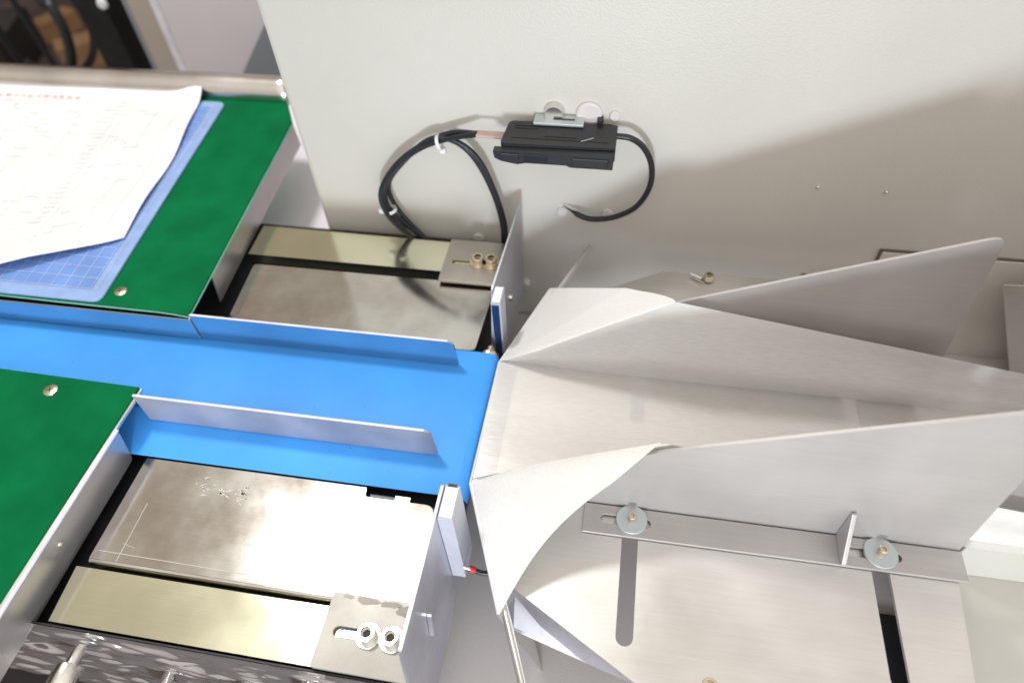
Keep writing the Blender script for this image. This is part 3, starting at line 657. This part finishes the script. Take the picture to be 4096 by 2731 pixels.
# folding box beyond the plates, cut by the right edge of the frame
fbx = thing('folding_box', 'white forming box beyond the near upright plate at the right edge', 'forming box', (0.30, 0.26, 0))
boxo('box_top', 'bgwhite', fbx, -0.065, 0.25, -0.0395, 0.045, -0.004, 0.0006, bevel=0.001)
boxo('box_front', 'enamel', fbx, -0.065, 0.25, -0.0400, -0.0380, -0.06, -0.0042, bevel=0.001)
link('unseen_shadow_wall', plate_bm([(-0.064, 0.001), (0.25, 0.001), (0.25, 0.24), (0.02, 0.21), (-0.088, 0.160), (-0.088, 0.09)], -0.0370, -0.0355, 'y'), 'plate', fbx)  # added side wall, out of view, extending the shadow on the cabinet wall
sh = boxo('outfeed_deck', 'deck', None, 0.2165, 0.60, -0.25, 0.33, -0.075, -0.060, bevel=0.002)
sh.data.materials[0] = M['enamel']; tag(sh, 'beige grey outfeed deck at the lower right', 'deck')
bm = plate_bm(rounded([(0.050, -0.11), (0.16, -0.11), (0.16, 0.062), (-0.0335, 0.0505)], [0, 0, 0, 0.004]), 0, 0.002, 'y')
gp = link('steel_panel', bm, 'baseplate', None, bevel=0.0004); gp.location = (0.338, 0.44, -0.05); tag(gp, 'pale steel panel cut off at the far right by the wall', 'panel')

# ================================================================== FIBRE AMPLIFIER AND CABLES
amp = thing('fibre_amplifier', 'black sensor amplifier mounted on the cabinet wall', 'amplifier', (-0.05, 0.4598, 0.11)); L = amp.location
def A_(x0, x1, y0, y1, z0, z1): return (x0 - L.x, x1 - L.x, y0 - L.y, y1 - L.y, z0 - L.z, z1 - L.z)
bm = plate_bm(rounded([(p[0] - L.x, p[1] - L.y) for p in [(-0.0915, 0.4225), (-0.0078, 0.4235), (-0.0080, 0.4525), (-0.0140, 0.4545), (-0.0890, 0.4520)]], [.003, .0006, .0006, .001, .004]), 0.1040 - L.z, 0.1150 - L.z); link('body', bm, 'amp', amp, bevel=0.0006)
bm = plate_bm(rounded([(p[0] - L.x, p[1] - L.z) for p in [(-0.0960, 0.1120), (-0.0950, 0.1060), (-0.0900, 0.1035), (-0.0780, 0.1015), (-0.0720, 0.1030), (-0.0420, 0.1030), (-0.0395, 0.1015), (-0.0085, 0.1015), (-0.0082, 0.1130)]], .0008, 3), 0.4165 - L.y, 0.4224 - L.y, 'y'); link('front_cover', bm, 'amp', amp, bevel=0.0006)
boxo('display_window', 'lens', amp, *A_(-0.0730, -0.0560, 0.4158, 0.4164, 0.1042, 0.1105), bevel=0.0003)
boxo('button', 'amp', amp, *A_(-0.0380, -0.0120, 0.4154, 0.4164, 0.1032, 0.1100), bevel=0.0005)
boxo('button', 'amp', amp, *A_(-0.0900, -0.0770, 0.4154, 0.4164, 0.1042, 0.1105), bevel=0.0005)
for (x0, x1, y) in ((-0.0840, -0.0125, 0.4300), (-0.0840, -0.066, 0.4460), (-0.0840, -0.066, 0.4425), (-0.0600, -0.0360, 0.4335)):
    boxo('groove', 'black', amp, *A_(x0, x1, y, y + 0.0007, 0.1150, 0.1153))
bm = bmesh.new(); tube(bm, [(-0.0330 - L.x, 0.4295 - L.y, 0.1153 - L.z), (-0.0245 - L.x, 0.4345 - L.y, 0.1153 - L.z)], 0.0003, 6, 1); link('latch_line', bm, 'washer', amp)
br = boxo('mounting_clip', 'washer', amp, *A_(-0.0705, -0.0330, 0.4465, 0.4590, 0.1156, 0.1178), bevel=0.0005)
boxo('clip_slot', 'hole', br, *A_(-0.0560, -0.0400, 0.4520, 0.4535, 0.1179, 0.1181))
boxo('clip_latch', 'black', amp, *A_(-0.0235, -0.0190, 0.4530, 0.4585, 0.1120, 0.1190), bevel=0.0005)
boxo('wall_bracket', 'nylon', amp, *A_(-0.0690, -0.0200, 0.4560, 0.4598, 0.1100, 0.1155), bevel=0.0005)
bm = bmesh.new()
for k in range(4): tube(bm, [(-0.0915 - L.x, 0.4345 - L.y + k * .0021, 0.1110 - L.z), (-0.1120 - L.x, 0.4350 - L.y + k * .0019, 0.1112 - L.z)], 0.0011, 8, 1)
link('ribbon_sleeve', bm, 'copper', amp, smooth=True)
lp = thing('cable_loop', 'left coiled bundle of thin black fibre cables tied in a ring', 'cable', (-0.15, 0.445, 0.05)); L = lp.location
def loop_pts(d, ph, yo):
    P0 = [(-0.112, 0.1112), (-0.136, 0.1012), (-0.160, 0.0905), (-0.183, 0.0725), (-0.1985, 0.0490), (-0.1965, 0.0250), (-0.1800, 0.0000), (-0.160, -0.0180), (-0.130, -0.0270)]
    out = []
    for i, (x, z) in enumerate(P0):
        cx, cz = -0.147, 0.035; v = Vector((x - cx, z - cz)); k = 1 + d * math.sin(ph + i * .4)
        k = 1 if i == 0 else k; out.append((cx + v.x * k - L.x, (-0.007 + yo * .3) if i == 0 else yo + 0.003 * math.sin(i + ph), cz + v.y * k - L.z))
    return out
for k, (d, ph, yo) in enumerate([(0.02, 0, -0.004), (0.045, 1.2, 0.0), (0.045, 2.9, 0.003), (0.035, 4.4, -0.002)]):
    pp = loop_pts(d, ph, yo)
    if k > 1:   # two of the strands close the ring on the right
        pp = [(-0.1000 - L.x + 0.0025 * (k - 2), 0.002, -0.020 - L.z), (-0.0985 - L.x + .002 * (k - 2), 0.0, 0.0180 - L.z), (-0.1050 - L.x + .0018 * (k - 2), 0.0, 0.0530 - L.z), (-0.1175 - L.x + .0028 * (k - 2), 0, 0.0840 - L.z), (-0.1330 - L.x + .001 * (k - 2), 0, 0.0990 - L.z), (-0.1530 - L.x, 0, 0.0985 - L.z)] + pp[3:]
    bm = bmesh.new(); tube(bm, pp, 0.0022, 10, 8); link('strand', bm, 'cable', lp, smooth=True)
def tie(label, x, z, ang, y=0.444):
    t = thing('cable_tie', label, 'cable tie', (x, y, z), 'white cable ties on the ring'); 
    u = Vector((math.cos(ang), 0, math.sin(ang)))      # across the bundle
    d = Vector((-u.z, 0, u.x)); bm = bmesh.new(); ring = []
    for k in range(20):
        a = 2 * PI * k / 20; c = u * math.cos(a) * 0.0056 + Vector((0, 1, 0)) * math.sin(a) * 0.0052
        ring.append([bm.verts.new(c + d * s * 0.0013 + c.normalized() * e) for s, e in ((-1, 0), (1, 0), (1, .0006), (-1, .0006))])
    for k in range(20):
        a, b_ = ring[k], ring[(k + 1) % 20]
        for j in range(4): bm.faces.new((a[j], a[(j + 1) % 4], b_[(j + 1) % 4], b_[j]))
    link('strap', bm, 'white', t, smooth=True)
    bm = bmesh.new(); box(bm, -0.0024, 0.0024, -0.0022, 0.0022, -0.0022, 0.0022); bmesh.ops.translate(bm, verts=bm.verts, vec=-u * 0.0072 if ang > 1 else u * -0.0072); link('lock', bm, 'white', t, bevel=0.0006)
tie('upper white cable tie round the top of the cable ring', -0.1440, 0.0975, math.radians(105))
tie('lower white cable tie round the left side of the cable ring', -0.1975, 0.0265, math.radians(10))
rc = thing('cable_lead', 'right black cable curling from the amplifier to its loose end', 'cable', (0, 0.445, 0.07)); L = rc.location
P0 = [(-0.008, 0.444, 0.1120), (0.0020, 0.444, 0.1110), (0.0115, 0.445, 0.1040), (0.0185, 0.445, 0.0920), (0.0212, 0.445, 0.0770), (0.0190, 0.445, 0.0620), (0.0120, 0.445, 0.0480), (0.0010, 0.446, 0.0380), (-0.0120, 0.447, 0.0318), (-0.0260, 0.448, 0.0298), (-0.0375, 0.451, 0.0325), (-0.0480, 0.457, 0.0345)]
bm = bmesh.new(); tube(bm, [(p[0] - L.x, p[1] - L.y, p[2] - L.z) for p in P0], [0.0023] * 80 + [0.0016, 0.0013, .001, .0008, .0006, .0005, .0004, .0004, .0003], 12, 8); link('cord', bm, 'cable', rc, smooth=True)

# ================================================================== FAR BACKGROUND (out of focus)
pn = thing('white_machine_panel', 'pale lilac machine panel with bright left edge in the far background', 'panel', (-0.5, 1.0, -0.4))
boxo('panel_face', 'lilac', pn, -0.262, 0.60, 0, 0.20, -0.44, 0.62, bevel=0.002)
boxo('edge_trim', 'bgwhite', pn, -0.2685, -0.2555, -0.004, -0.0002, -0.44, 0.62, bevel=0.001)
boxo('frame_post', 'cream', pn, -0.3120, -0.2690, 0.0, 0.10, -0.44, 0.62, bevel=0.002)
boxo('dark_gap_strip', 'slate', pn, -0.3290, -0.3123, 0.01, 0.08, -0.44, 0.62, bevel=0.002)  # solid slate strip stands in for the dark gap beside the post
bm = plate_bm([(-0.150, -0.16 + 0.4 - 0.4), (0.2, -0.16), (0.2, 0.45), (0.02, 0.45)], -0.010, -0.006, 'y')
bm.free(); bm = plate_bm([(-0.150, 0.2330), (0.30, 0.2330), (0.30, 0.40), (-0.072, 0.330)], -0.010, -0.006, 'y'); 
bmesh.ops.translate(bm, verts=bm.verts, vec=(0, 0, 0)); link('lower_plate', bm, 'slate', pn)
cl = boxo('black_column', 'black', None, -0.035, 0.022, -0.03, 0.03, -0.45, 0.62, bevel=0.004); cl.location = (-0.893, 1.05, -0.4); tag(cl, 'thick black post far behind the table at the upper left', 'post')
bm = bmesh.new(); lathe(bm, [(0, 0.006), (0.008, 0.004), (0.010, 0)], (0, 0, 0), (0, -1, 0), 16); kb = link('post_knob', bm, 'bgwhite', None, smooth=True); kb.location = (-0.872, 1.018, -0.068); tag(kb, 'small pale blue knob on the black post', 'knob')
def far_box(label, name, mat, loc, sx_, sy_, sz_, rz):
    o = boxo(name, mat, None, -sx_, sx_, -sy_, sy_, 0, sz_, bevel=0.004); o.location = loc; o.rotation_euler.z = rz
    return tag(o, label, 'crate' if 'crate' in name else 'box')
far_box('tan cardboard box on the dark floor left of the black post', 'cardboard_box', 'card', (-2.06, 2.22, -0.85), 0.10, 0.05, 0.10, 0.7)
far_box('narrow brown box between the black post and the pale panel', 'cardboard_box', 'card', (-1.74, 2.08, -0.85), 0.05, 0.09, 0.12, 0.2)
far_box('small tan carton farther back in the dark upper left', 'carton_box', 'card', (-2.34, 2.42, -0.85), 0.04, 0.09, 0.08, -0.4)
far_box('big black crate at the far upper left corner', 'dark_crate', 'black', (-2.48, 2.12, -0.85), 0.20, 0.16, 0.16, 0.3)
far_box('black crate behind the cardboard in the upper left background', 'dark_crate', 'black', (-2.25, 2.95, -0.85), 0.75, 0.12, 0.6, 0.0)
hz = [('leftmost black hose looping in the dark upper left background', -1.30, 1.22, 0.085, 0.011), ('second black hose from the left in the dark background', -1.24, 1.26, 0.062, 0.008),
      ('thin black hose with the widest loop above the tan box', -1.19, 1.20, 0.105, 0.006), ('thin black hose nearest the black post', -1.13, 1.24, 0.07, 0.006)]
for k, (lab, x, y, R_, r_) in enumerate(hz):
    bm = bmesh.new(); pts = []
    for i in range(13):
        a = PI * 0.15 + i * (PI * 1.25) / 12 + PI * 0.9; pts.append((R_ * 1.1 * math.cos(a), 0.01 * i - .05, R_ * 1.3 * math.sin(a) - 0.02))
    pts = [(pts[0][0] - 0.02, -.05, 0.35)] + pts + [(pts[-1][0] + 0.02, .1, 0.35)]
    tube(bm, pts, r_, 8, 5); o = link('hose', bm, 'cable', None, smooth=True); o.location = (x, y, -0.235)
    tag(o, lab, 'hose', 'black hoses in the background')
